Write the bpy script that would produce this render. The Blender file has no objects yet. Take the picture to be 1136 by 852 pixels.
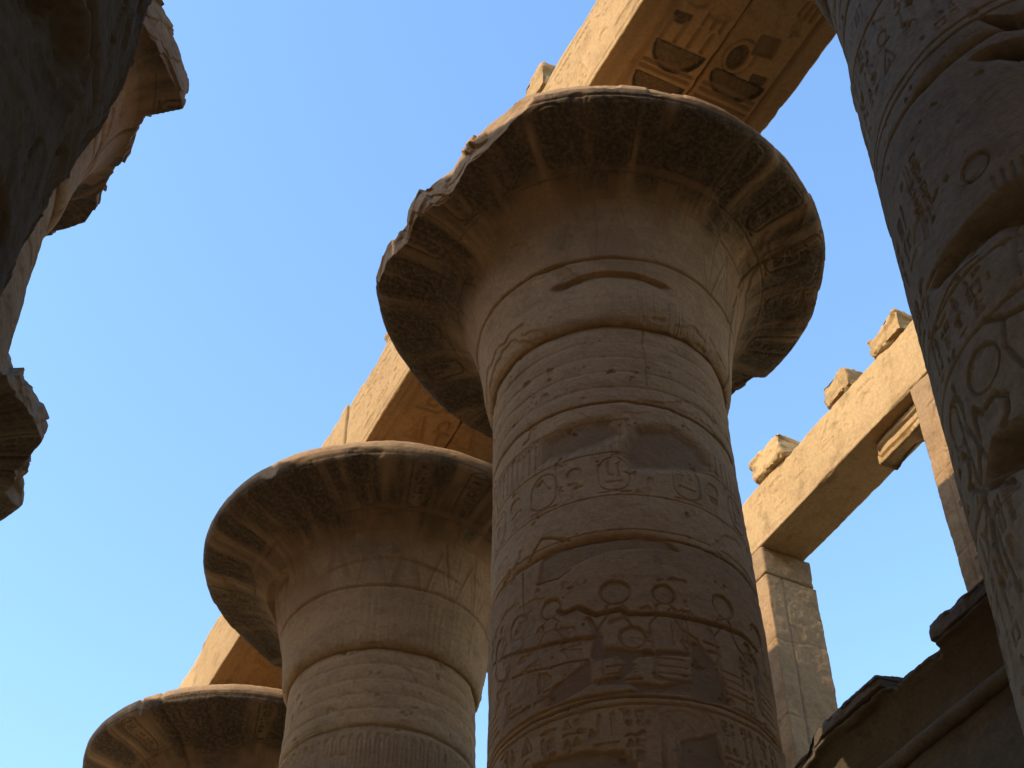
import bpy, math, random
import numpy as np
R = math.radians
SC = bpy.context.scene
COL = SC.collection

# ------------------------------------------------------------------ camera
cam_d = bpy.data.cameras.new('camera'); cam = bpy.data.objects.new('camera', cam_d); COL.objects.link(cam)
SC.camera = cam
CAM = np.array([-7.3806, -11.6927, 1.6])
YAW, PITCH, ROLL = R(27.1858), R(45.9075), R(-0.5677)
_f = np.array([math.sin(YAW)*math.cos(PITCH), math.cos(YAW)*math.cos(PITCH), math.sin(PITCH)])
_r = np.array([math.cos(YAW), -math.sin(YAW), 0.0]); _u = np.cross(_r, _f)
_r2 = _r*math.cos(ROLL) + _u*math.sin(ROLL); _u2 = -_r*math.sin(ROLL) + _u*math.cos(ROLL)
from mathutils import Matrix, Vector
m = Matrix.Identity(4)
for i in range(3):
    m[i][0], m[i][1], m[i][2], m[i][3] = _r2[i], _u2[i], -_f[i], CAM[i]
cam.matrix_world = m
cam_d.sensor_width = 36.0; cam_d.lens = 36.0*1698.249/1136.0
cam_d.clip_start = 0.05; cam_d.clip_end = 5000

# ------------------------------------------------------------------ sky and sun
SUN_EL, SUN_AZ = R(33.7), R(-92.0)            # azimuth clockwise from +Y
w = bpy.data.worlds.new('World'); SC.world = w; w.use_nodes = True
nt = w.node_tree
sky = nt.nodes.new('ShaderNodeTexSky'); sky.sky_type = 'NISHITA'; sky.sun_disc = False
sky.sun_elevation = SUN_EL; sky.sun_rotation = SUN_AZ
sky.altitude = 80; sky.air_density = 1.5; sky.dust_density = 0.8; sky.ozone_density = 1.0
hs = nt.nodes.new('ShaderNodeHueSaturation'); hs.inputs['Saturation'].default_value = 1.12; hs.inputs['Hue'].default_value = 0.502
gm = nt.nodes.new('ShaderNodeGamma'); gm.inputs['Gamma'].default_value = 1.13
nt.links.new(sky.outputs[0], gm.inputs['Color']); nt.links.new(gm.outputs[0], hs.inputs['Color'])
nt.links.new(hs.outputs[0], nt.nodes['Background'].inputs[0])
nt.nodes['Background'].inputs[1].default_value = 0.15
sd = bpy.data.lights.new('sun', 'SUN'); sd.energy = 2.5; sd.angle = R(0.53); sd.color = (1.0, 0.84, 0.60)
so = bpy.data.objects.new('sun', sd); COL.objects.link(so)
sdir = Vector((math.sin(SUN_AZ)*math.cos(SUN_EL), math.cos(SUN_AZ)*math.cos(SUN_EL), math.sin(SUN_EL)))
so.rotation_euler = sdir.to_track_quat('Z', 'Y').to_euler(); so.location = (-60, -10, 60)
vs = SC.view_settings
vs.view_transform = 'Standard'; vs.look = 'None'; vs.gamma = 1.0; vs.use_curve_mapping = False
vs.exposure = 1.22
SC.cycles.max_bounces = 8; SC.cycles.diffuse_bounces = 6
SC.cycles.use_denoising = True

# ------------------------------------------------------------------ numeric helpers
_rng = np.random.RandomState(11)
LAT = (_rng.rand(48, 48, 48)*2-1).astype(np.float32)

def vn(P):
    P = np.asarray(P, np.float64)
    i = np.floor(P).astype(int); f = P-i; f = f*f*(3-2*f); j = (i+1) % 48; i = i % 48
    x, y, z = f[..., 0], f[..., 1], f[..., 2]
    def L(a, b, c): return LAT[a[..., 0], b[..., 1], c[..., 2]]
    return ((L(i,i,i)*(1-x)+L(j,i,i)*x)*(1-y)+(L(i,j,i)*(1-x)+L(j,j,i)*x)*y)*(1-z) + \
           ((L(i,i,j)*(1-x)+L(j,i,j)*x)*(1-y)+(L(i,j,j)*(1-x)+L(j,j,j)*x)*y)*z

def fbm(P, s=1.0, o=4, off=0.0, g=0.5):
    P = np.asarray(P)*s+off; a = 1.0; t = 0; n = 0
    for k in range(o):
        t = t+a*vn(P); n += a; a *= g; P = P*2.03+7.7
    return t/n

def sst(a, b, x):
    t = np.clip((x-a)/(b-a), 0, 1); return t*t*(3-2*t)

_fp = _rng.rand(24, 24, 24, 3); _fn = _rng.randn(24, 24, 24, 3); _fv = _rng.rand(24, 24, 24)*2-1
def facets(P, s=1.0, off=0.0):
    """angular noise: each cell of a Voronoi pattern is a tilted flat face"""
    P = np.asarray(P)*s+off; sh = P.shape[:-1]; P = P.reshape(-1, 3)
    i = np.floor(P).astype(int); best = np.full(len(P), 1e9); out = np.zeros(len(P))
    for dx in (-1, 0, 1):
        for dy in (-1, 0, 1):
            for dz in (-1, 0, 1):
                c = i+np.array([dx, dy, dz]); k = c % 24
                d = P-(c+_fp[k[:, 0], k[:, 1], k[:, 2]]); q = (d*d).sum(1)
                v = .55*_fv[k[:, 0], k[:, 1], k[:, 2]]+.5*(d*_fn[k[:, 0], k[:, 1], k[:, 2]]).sum(1)
                m_ = q < best; best[m_] = q[m_]; out[m_] = v[m_]
    return out.reshape(sh)

def set_mesh(name, V, F4, caps, mask=None, smooth=True):
    """V (n,3) points, F4 (m,4) quads, caps: list of index lists."""
    me = bpy.data.meshes.new(name)
    n = len(V); me.vertices.add(n); me.vertices.foreach_set('co', V.astype(np.float32).ravel())
    loops = np.concatenate([F4.ravel()]+[np.array(c) for c in caps]).astype(np.int32)
    starts = np.concatenate([np.arange(len(F4))*4]+[np.array([0]) for c in caps]).astype(np.int32)
    tot = np.concatenate([np.full(len(F4), 4)]+[np.array([len(c)]) for c in caps]).astype(np.int32)
    p = len(F4)*4
    for k, c in enumerate(caps):
        starts[len(F4)+k] = p; p += len(c)
    me.loops.add(len(loops)); me.loops.foreach_set('vertex_index', loops)
    me.polygons.add(len(starts)); me.polygons.foreach_set('loop_start', starts); me.polygons.foreach_set('loop_total', tot)
    sm = np.full(len(starts), smooth); sm[len(F4):] = False
    me.polygons.foreach_set('use_smooth', sm)
    if mask is not None:
        at = me.color_attributes.new('mask', 'FLOAT_COLOR', 'POINT')
        c4 = np.ones((n, 4), np.float32); c4[:, :mask.shape[1]] = mask
        at.data.foreach_set('color', c4.ravel())
    me.update(calc_edges=True); me.validate()
    return me

def grid_obj(name, P, mat, parent=None, mask=None, wrap=True, cap=True, loc=None, smooth=True):
    """P (nv,nu,3): rows v, columns u (wrapped)."""
    nv, nu = P.shape[:2]
    idx = np.arange(nv*nu).reshape(nv, nu)
    un = nu if wrap else nu-1
    a = idx[:-1, :un]; b = np.roll(idx, -1, 1)[:-1, :un]; c = np.roll(idx, -1, 1)[1:, :un]; d = idx[1:, :un]
    F = np.stack([a, b, c, d], -1).reshape(-1, 4)
    caps = [list(idx[0][::-1]), list(idx[-1])] if (cap and wrap) else []
    V = P.reshape(-1, 3)
    # outward orientation from signed volume
    t = V-V.mean(0)
    vol = np.einsum('ij,ij->i', t[F[:, 0]], np.cross(t[F[:, 1]], t[F[:, 2]])).sum() + np.einsum('ij,ij->i', t[F[:, 0]], np.cross(t[F[:, 2]], t[F[:, 3]])).sum()
    if vol < 0:
        F = F[:, ::-1]; caps = [c[::-1] for c in caps]
    me = set_mesh(name, V, F, caps, None if mask is None else mask.reshape(nv*nu, -1), smooth)
    me.materials.append(mat)
    o = bpy.data.objects.new(name, me); COL.objects.link(o)
    if parent is not None: o.parent = parent
    if loc is not None: o.location = loc
    return o

def tag(o, label=None, cat=None, group=None, kind=None):
    if label: o['label'] = label
    if cat: o['category'] = cat
    if group: o['group'] = group
    o['kind'] = kind or 'thing'
    return o

def thing(name, label, cat, loc, group=None):
    o = bpy.data.objects.new(name, None); COL.objects.link(o); o.location = loc
    o.empty_display_size = 0.5
    return tag(o, label, cat, group)

# ------------------------------------------------------------------ carving canvas
class Canvas:
    """depth map over u,v in metres; strokes and sunk shapes are added to it."""
    def __init__(s, u0, u1, v0, v1, px=0.01):
        s.u0, s.v0, s.px = u0, v0, px
        s.nu, s.nv = int((u1-u0)/px)+2, int((v1-v0)/px)+2
        s.a = np.zeros((s.nv, s.nu), np.float32)
    def win(s, pts, pad):
        p = np.asarray(pts, float)
        i0 = max(0, int((p[:, 0].min()-pad-s.u0)/s.px)); i1 = min(s.nu, int((p[:, 0].max()+pad-s.u0)/s.px)+2)
        j0 = max(0, int((p[:, 1].min()-pad-s.v0)/s.px)); j1 = min(s.nv, int((p[:, 1].max()+pad-s.v0)/s.px)+2)
        if i1 <= i0 or j1 <= j0: return None
        U, V = np.meshgrid(s.u0+np.arange(i0, i1)*s.px, s.v0+np.arange(j0, j1)*s.px)
        return (slice(j0, j1), slice(i0, i1)), U, V
    def dist(s, pts, U, V):
        d = np.full(U.shape, 1e9)
        for (ax, ay), (bx, by) in zip(pts[:-1], pts[1:]):
            ex, ey = bx-ax, by-ay; L = ex*ex+ey*ey+1e-12
            t = np.clip(((U-ax)*ex+(V-ay)*ey)/L, 0, 1)
            d = np.minimum(d, np.hypot(U-ax-t*ex, V-ay-t*ey))
        return d
    def stroke(s, pts, w, depth):
        q = s.win(pts, w)
        if q is None: return
        sl, U, V = q; d = s.dist(pts, U, V)
        s.a[sl] = np.maximum(s.a[sl], depth*np.clip((w*0.5-d)/(w*0.22)+0.3, 0, 1))
    def fill(s, pts, depth, soft=0.012, bulge=0.45):
        pts = list(pts)+[pts[0]]
        q = s.win(pts, soft*2)
        if q is None: return
        sl, U, V = q; ins = np.zeros(U.shape, bool)
        for (ax, ay), (bx, by) in zip(pts[:-1], pts[1:]):
            c = (ay > V) != (by > V)
            ins ^= c & (U < (bx-ax)*(V-ay)/((by-ay) if by != ay else 1e-9)+ax)
        d = s.dist(pts, U, V); sd_ = np.where(ins, d, -d)
        h = np.clip(sd_/soft+0.4, 0, 1)*(1-bulge*(1-np.exp(-np.maximum(sd_, 0)/(soft*3))))
        s.a[sl] = np.maximum(s.a[sl], depth*h)
    def sample(s, U, V):
        x = (U-s.u0)/s.px; y = (V-s.v0)/s.px
        ok = (x >= 0) & (x < s.nu-1) & (y >= 0) & (y < s.nv-1)
        x = np.clip(x, 0, s.nu-1.001); y = np.clip(y, 0, s.nv-1.001)
        i = x.astype(int); j = y.astype(int); fx = x-i; fy = y-j
        a = s.a
        return np.where(ok, (a[j, i]*(1-fx)+a[j, i+1]*fx)*(1-fy)+(a[j+1, i]*(1-fx)+a[j+1, i+1]*fx)*fy, 0)

def arc(cx, cy, rx, ry, a0=0, a1=360, n=20):
    return [(cx+rx*math.cos(R(a0+(a1-a0)*k/n)), cy+ry*math.sin(R(a0+(a1-a0)*k/n))) for k in range(n+1)]

# signs in a unit box: ('l', pts) stroke, ('f', pts) sunk shape. y up.
SIGN = {
 'reed': [('f', [(.35,0),(.5,0),(.52,.5),(.72,.62),(.75,.85),(.6,1),(.42,.9),(.36,.6)])],
 'ankh': [('l', arc(.5,.75,.2,.24)), ('l', [(.5,.5),(.5,0)]), ('l', [(.15,.46),(.85,.46)])],
 'disc': [('f', arc(.5,.5,.42,.42)), ],
 'ring': [('l', arc(.5,.5,.42,.42)), ('f', arc(.5,.5,.12,.12))],
 'neb':  [('f', [(0,.75),(1,.75)]+arc(.5,.75,.5,.6,0,-180,14)[1:-1])],
 'water':[('l', [(k/10, .35+.3*(k % 2)) for k in range(11)])],
 'bird': [('f', [(.1,.9),(.2,1),(.34,.95),(.38,.8),(.6,.62),(1,.3),(.95,.22),(.7,.28),(.55,.25),(.55,.06),(.68,.06),(.68,0),(.45,0),(.47,.25),(.3,.3),(.2,.5),(.22,.78)])],
 'owl':  [('f', [(.2,.95),(.32,1),(.5,.96),(.56,.78),(.72,.5),(.86,.2),(.74,.18),(.66,.26),(.6,.2),(.6,.05),(.7,0),(.4,0),(.45,.2),(.28,.3),(.2,.55),(.26,.72)])],
 'eye':  [('l', arc(.5,.3,.5,.32,20,160,8)), ('l', arc(.5,.62,.5,.32,200,340,8)), ('f', arc(.5,.46,.12,.12))],
 'mouth':[('f', arc(.5,.25,.5,.42,30,150,8)+arc(.5,.72,.5,.42,210,330,8))],
 'loaf': [('f', arc(.5,.2,.42,.6,0,180,12))],
 'viper':[('l', [(0,.2),(.25,.4),(.45,.2),(.65,.3),(.85,.55),(1,.55)]), ('l', [(.85,.55),(.8,.75)]), ('l', [(.9,.55),(.92,.78)])],
 'arm':  [('l', [(0,.55),(.75,.35),(1,.4)]), ('l', [(0,.55),(.0,.25),(.1,.3)])],
 'leg':  [('f', [(.3,1),(.6,1),(.55,.25),(.95,.15),(.95,0),(.3,0)])],
 'was':  [('l', [(.5,0),(.5,.85),(.2,.78)]), ('l', [(.5,.85),(.75,1)]), ('l', [(.35,0),(.5,.08),(.65,0)])],
 'djed': [('l', [(.4,0),(.4,.6)]), ('l', [(.6,0),(.6,.6)])]+[('l', [(.2,y),(.8,y)]) for y in (.62,.74,.86,.98)],
 'house':[('l', [(.3,.1),(.05,.1),(.05,.8),(.95,.8),(.95,.1),(.7,.1)])],
 'stool':[('f', [(.15,.15),(.85,.15),(.85,.85),(.15,.85)])],
 'three':[('l', [(x,.1),(x,.9)]) for x in (.15,.5,.85)],
 'feather':[('f', [(.42,0),(.55,0),(.56,.7),(.8,.82),(.7,1),(.45,.97),(.4,.6)])],
 'man':  [('f', [(.1,0),(.95,0),(.9,.22),(.6,.3),(.66,.5),(.95,.62),(.92,.72),(.62,.68),(.6,.78),(.62,.95),(.42,1),(.3,.92),(.32,.74),(.2,.6),(.25,.3)])],
 'tri':  [('l', [(.05,.02),(.95,.02),(.5,.98),(.05,.02)]), ('l', [(.4,.02),(.5,.38),(.6,.02)])],
 'board':[('l', [(.0,.2),(1,.2),(1,.6),(0,.6),(0,.2)])]+[('l', [(x,.6),(x,.85)]) for x in (.15,.32,.5,.68,.85)],
 'rope': [('l', arc(.5,.6,.32,.36)), ('l', [(.1,.2),(.9,.2)])],
 'beetle':[('f', arc(.5,.5,.25,.38)), ('l', [(.25,.7),(.05,.95)]), ('l', [(.75,.7),(.95,.95)]), ('l', [(.25,.3),(.05,.05)]), ('l', [(.75,.3),(.95,.05)])],
 'bread':[('f', [(.05,.3),(.95,.3),(.95,.6),(.05,.6)])],
}
TALL = ['reed','ankh','was','feather','djed','leg','three','reed']
WIDE = ['neb','water','eye','mouth','viper','arm','board','bread','water']
SQ = ['bird','owl','man','bird','beetle','rope','disc','loaf','stool','house','tri','owl']

def sign(cv, name, o, ex, ey, wd, dp):
    T = lambda p: (o[0]+p[0]*ex[0]+p[1]*ey[0], o[1]+p[0]*ex[1]+p[1]*ey[1])
    for k, pts in SIGN[name]:
        q = [T(p) for p in pts]
        if k == 'l': cv.stroke(q, wd, dp)
        else: cv.fill(q, dp, soft=wd*0.45)

def text_column(cv, u0, u1, v_top, v_bot, rs, wd=0.03, dp=0.03, up=1):
    """a column of carved signs between u0 and u1, from v_top to v_bot."""
    W = u1-u0; g = W*0.09; v = v_top
    while abs(v-v_bot) > W*0.5:
        k = rs.randint(5)
        if k == 0: h = W*0.42; its = [(WIDE[rs.randint(len(WIDE))], 0, 1)]
        elif k == 1: h = W*0.95; a = TALL[rs.randint(len(TALL))]; b = TALL[rs.randint(len(TALL))]; its = [(a, 0, .47), (b, .53, 1)]
        elif k == 2: h = W*0.85; its = [(SQ[rs.randint(len(SQ))], .08, .92)]
        elif k == 3: h = W*0.8; its = [(TALL[rs.randint(len(TALL))], 0, .33), (SQ[rs.randint(len(SQ))], .36, 1)]
        else: h = W*0.42; its = [(SQ[rs.randint(6, len(SQ))], 0, .4), (SQ[rs.randint(6, len(SQ))], .55, .95)]
        if abs(v-v_bot) < h+g: break
        for n, a, b in its:
            x0, x1 = u0+W*(.08+.84*a), u0+W*(.08+.84*b)
            sign(cv, n, (x0, v-up*h), (x1-x0, 0), (0, up*h), wd, dp)
        v -= up*(h+g)

def cartouche(cv, u0, u1, v0, v1, rs, wd=0.03, dp=0.025):
    r = (u1-u0)/2; c = (u0+u1)/2
    pts = [(u0, v0+r*.8)]+[(u0, v1-r)]+arc(c, v1-r, r, r, 180, 0, 12)+[(u1, v0+r*.8)]+arc(c, v0+r*.8, r, r*.8, 0, -180, 12)
    cv.stroke(pts, wd, dp); cv.stroke([(u0, v0-.02), (u1, v0-.02)], wd, dp)
    text_column(cv, u0+r*.28, u1-r*.28, v1-r*.35, v0+r*.3, rs, wd*.85, dp)

# ------------------------------------------------------------------ materials
def stone_mat(name, light, mid, dark, mortar=(.21,.132,.076), dark_tone=(.052,.042,.031), red=(.27,.155,.085), bump=0.25, strata=2.2, fine=38.0):
    m = bpy.data.materials.new(name); m.use_nodes = True; n = m.node_tree; L = n.links
    bs = n.nodes['Principled BSDF']; bs.inputs['Roughness'].default_value = 0.93
    bs.inputs['Specular IOR Level'].default_value = 0.15
    tc = n.nodes.new('ShaderNodeTexCoord'); oi = n.nodes.new('ShaderNodeObjectInfo')
    mul = n.nodes.new('ShaderNodeVectorMath'); mul.operation = 'MULTIPLY_ADD'
    mul.inputs[1].default_value = (1, 1, 1)
    sc_ = n.nodes.new('ShaderNodeVectorMath'); sc_.operation = 'SCALE'; sc_.inputs['Scale'].default_value = 40.0
    cmb = n.nodes.new('ShaderNodeCombineXYZ')
    for k in range(3): L.new(oi.outputs['Random'], cmb.inputs[k])
    L.new(cmb.outputs[0], sc_.inputs[0]); L.new(tc.outputs['Object'], mul.inputs[0]); L.new(sc_.outputs[0], mul.inputs[2])
    st = n.nodes.new('ShaderNodeVectorMath'); st.operation = 'MULTIPLY'; st.inputs[1].default_value = (1, 1, strata)
    L.new(mul.outputs[0], st.inputs[0])
    def noise(s, d, r, src=mul):
        q = n.nodes.new('ShaderNodeTexNoise'); q.inputs['Scale'].default_value = s; q.inputs['Detail'].default_value = d; q.inputs['Roughness'].default_value = r
        L.new(src.outputs[0], q.inputs['Vector']); return q
    def ramp(src, a, b, c0=(0,0,0,1), c1=(1,1,1,1)):
        q = n.nodes.new('ShaderNodeValToRGB'); q.color_ramp.elements[0].position = a; q.color_ramp.elements[1].position = b
        q.color_ramp.elements[0].color = c0; q.color_ramp.elements[1].color = c1
        L.new(src, q.inputs[0]); return q
    def mix(f, a, b):
        q = n.nodes.new('ShaderNodeMix'); q.data_type = 'RGBA'
        if hasattr(f, 'links'): L.new(f, q.inputs[0])
        else: q.inputs[0].default_value = f
        for s_, v in ((q.inputs[6], a), (q.inputs[7], b)):
            if hasattr(v, 'links'): L.new(v, s_)
            else: s_.default_value = (*v, 1)
        return q.outputs[2]
    n1 = noise(0.55, 5, .62, st); n2 = noise(2.6, 6, .65, st); n3 = noise(fine*.45, 4, .7); n4 = noise(fine*1.6, 3, .7)
    n5 = noise(1.3, 5, .6)
    c = mix(ramp(n1.outputs['Fac'], .36, .64).outputs[0], mid, light)
    c = mix(ramp(n2.outputs['Fac'], .5, .78).outputs[0], c, dark)
    # mottled grain
    g = n.nodes.new('ShaderNodeMix'); g.data_type = 'RGBA'; g.blend_type = 'MULTIPLY'; g.inputs[0].default_value = .55
    gr = ramp(n3.outputs['Fac'], .3, .62, (.62,.6,.58,1), (1.08,1.06,1.04,1)); L.new(c, g.inputs[6]); L.new(gr.outputs[0], g.inputs[7]); c = g.outputs[2]
    sz = n.nodes.new('ShaderNodeSeparateXYZ'); L.new(tc.outputs['Object'], sz.inputs[0])
    dv = n.nodes.new('ShaderNodeMath'); dv.operation = 'MULTIPLY_ADD'; dv.inputs[1].default_value = .5; dv.inputs[2].default_value = .015; L.new(sz.outputs[2], dv.inputs[0])
    fl_ = n.nodes.new('ShaderNodeMath'); fl_.operation = 'FLOOR'; L.new(dv.outputs[0], fl_.inputs[0])
    ad = n.nodes.new('ShaderNodeMath'); ad.operation = 'ADD'; L.new(fl_.outputs[0], ad.inputs[0]); L.new(oi.outputs['Random'], ad.inputs[1])
    wn = n.nodes.new('ShaderNodeTexWhiteNoise'); wn.noise_dimensions = '1D'; L.new(ad.outputs[0], wn.inputs['W'])
    gq = n.nodes.new('ShaderNodeMix'); gq.data_type = 'RGBA'; gq.blend_type = 'MULTIPLY'; gq.inputs[0].default_value = 1
    L.new(c, gq.inputs[6]); L.new(ramp(wn.outputs['Value'], 0, 1, (.86,.85,.84,1), (1.1,1.1,1.1,1)).outputs[0], gq.inputs[7]); c = gq.outputs[2]
    # stains of old soot and rain wash, in shapes of their own
    c = mix(ramp(n5.outputs['Fac'], .58, .74, (0,0,0,1), (.55,.55,.55,1)).outputs[0], c, tuple(x*.55 for x in dark))
    at = n.nodes.new('ShaderNodeAttribute'); at.attribute_name = 'mask'
    sp = n.nodes.new('ShaderNodeSeparateColor'); L.new(at.outputs['Color'], sp.inputs[0])
    mo = mix(ramp(n2.outputs['Fac'], .3, .7).outputs[0], tuple(x*.85 for x in mortar), tuple(x*1.15 for x in mortar))
    c = mix(sp.outputs[0], c, mo)
    def wear(ch, amt):
        q = n.nodes.new('ShaderNodeMath'); q.operation = 'MULTIPLY'
        L.new(ch, q.inputs[0]); L.new(ramp(n3.outputs['Fac'], .34, .56, (amt*.55,)*3+(1,), (amt,)*3+(1,)).outputs[0], q.inputs[1]); return q.outputs[0]
    c = mix(wear(sp.outputs[1], .95), c, dark_tone)  # dark paint of the carved signs, and the darker tone under the rims
    c = mix(wear(sp.outputs[2], .8), c, red)
    L.new(c, bs.inputs['Base Color'])
    add = n.nodes.new('ShaderNodeMath'); add.operation = 'MULTIPLY_ADD'; add.inputs[1].default_value = .45
    L.new(n4.outputs['Fac'], add.inputs[0]); L.new(n3.outputs['Fac'], add.inputs[2])
    add2 = n.nodes.new('ShaderNodeMath'); add2.operation = 'MULTIPLY_ADD'; add2.inputs[1].default_value = 1.3
    L.new(n2.outputs['Fac'], add2.inputs[0]); L.new(add.outputs[0], add2.inputs[2])
    bp = n.nodes.new('ShaderNodeBump'); bp.inputs['Strength'].default_value = bump; bp.inputs['Distance'].default_value = .05
    L.new(add2.outputs[0], bp.inputs['Height']); L.new(bp.outputs[0], bs.inputs['Normal'])
    return m

SHADE_L = stone_mat('sandstone_shaded_left', (.115,.10,.082), (.095,.082,.066), (.065,.056,.045), bump=.35)  # same sandstone, with the near left column's shade put into its colour
PIER = stone_mat('sandstone_pier', (.34,.218,.115), (.30,.19,.098), (.23,.142,.072), bump=.25, strata=1.0)
WARM = stone_mat('sandstone_warm', (.30,.215,.14), (.255,.18,.115), (.19,.13,.085))
SHADE_C = stone_mat('sandstone_shaded_cornice', (.13,.098,.068), (.105,.079,.054), (.075,.056,.038), bump=.3)  # sandstone of the cornice and its wall, their shade mixed into the colour
STONE = stone_mat('sandstone_column', (.385,.252,.142), (.33,.213,.118), (.24,.153,.086), bump=.32)
BEAM = stone_mat('sandstone_beam', (.385,.25,.12), (.345,.22,.102), (.275,.172,.08), dark_tone=(.05,.045,.033), red=(.25,.155,.085), bump=.22, strata=1.0)
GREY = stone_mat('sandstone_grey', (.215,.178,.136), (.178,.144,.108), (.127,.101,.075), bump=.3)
SAND = stone_mat('sand_ground', (.48,.36,.22), (.44,.325,.195), (.38,.28,.165), strata=1.0, bump=.4, fine=20)

# ------------------------------------------------------------------ setting: ground
def ground():
    n = 60; a = np.sign(np.linspace(-1, 1, n))*np.abs(np.linspace(-1, 1, n))**3*1500
    X, Y = np.meshgrid(a, a); P = np.stack([X, Y, fbm(np.stack([X, Y, X*0], -1), .02, 2)*0.0], -1)
    o = grid_obj('ground', P, SAND, wrap=False, cap=False); o['kind'] = 'structure'
    if o.data.polygons[0].normal.z < 0: o.data.flip_normals()
ground()
# ------------------------------------------------------------------ columns
ZN, RN, TAP = 15.295, 1.45, 0.015
SP = 7.223                                        # spacing along the nave
PROF = [(1.45,0.0),(1.50,.012),(1.555,.10),(1.585,.28),(1.605,.52),(1.645,.80),(1.705,1.10),(1.775,1.40),(1.85,1.68),(1.96,1.91),(2.18,2.10),(2.50,2.245),(2.85,2.335),(3.0,2.39),(3.075,2.45),(3.112,2.54),(3.11,2.66),(3.08,2.73),(3.0,2.75),(2.4,2.755),(1.6,2.755),(1.0,2.755)]

def resample(pts, steps):
    pts = np.array(pts); s = np.r_[0, np.cumsum(np.hypot(*np.diff(pts, axis=0).T))]
    q = np.linspace(0, s[-1], steps) if np.isscalar(steps) else steps
    # Catmull-like smoothing by dense linear + box filter
    return np.stack([np.interp(q, s, pts[:, k]) for k in range(2)], 1), q

def prof_dense(n):
    pts = np.array(PROF); out = []
    for i in range(len(pts)-1):
        p0, p1, p2, p3 = pts[max(i-1, 0)], pts[i], pts[i+1], pts[min(i+2, len(pts)-1)]
        for t in np.linspace(0, 1, 12, endpoint=False):
            out.append(.5*((2*p1)+(-p0+p2)*t+(2*p0-5*p1+4*p2-p3)*t*t+(-p0+3*p1-3*p2+p3)*t**3))
    out.append(pts[-1]); out = np.array(out)
    s = np.r_[0, np.cumsum(np.hypot(*np.diff(out, axis=0).T))]
    q = np.r_[np.linspace(0, s[-1]-2.05, n, endpoint=False), np.linspace(s[-1]-2.05, s[-1], max(6, n//14))]
    return np.stack([np.interp(q, s, out[:, k]) for k in range(2)], 1), q

def theta_grid(face, fine, coarse, half=100):
    """angles relative to the direction facing the nave, dense on that side."""
    a = np.linspace(-half, half, fine); b = np.linspace(half, 360-half, coarse+2)[1:-1]
    return R(face)+np.radians(np.r_[a, b]), np.r_[a, b]

def poly_mask(T, Z, poly, face, k, soft=0.02):
    """soft mask of polygon given as (theta deg, z); T relative degrees, k metres per degree"""
    q = [(((t-face+180) % 360-180)*k, z) for t, z in poly]; q.append(q[0])
    U = T*k; ins = np.zeros(U.shape, bool); d = np.full(U.shape, 1e9)
    for (ax, ay), (bx, by) in zip(q[:-1], q[1:]):
        c = (ay > Z) != (by > Z); ins ^= c & (U < (bx-ax)*(Z-ay)/((by-ay) if by != ay else 1e-9)+ax)
        ex, ey = bx-ax, by-ay; l = ex*ex+ey*ey+1e-12; t = np.clip(((U-ax)*ex+(Z-ay)*ey)/l, 0, 1)
        d = np.minimum(d, np.hypot(U-ax-t*ex, Z-ay-t*ey))
    s = np.where(ins, d, -d)+0.03*fbm(np.stack([U, Z, U*0], -1), 4.0, 3, 3.0)
    return sst(-soft, soft, s)

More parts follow.
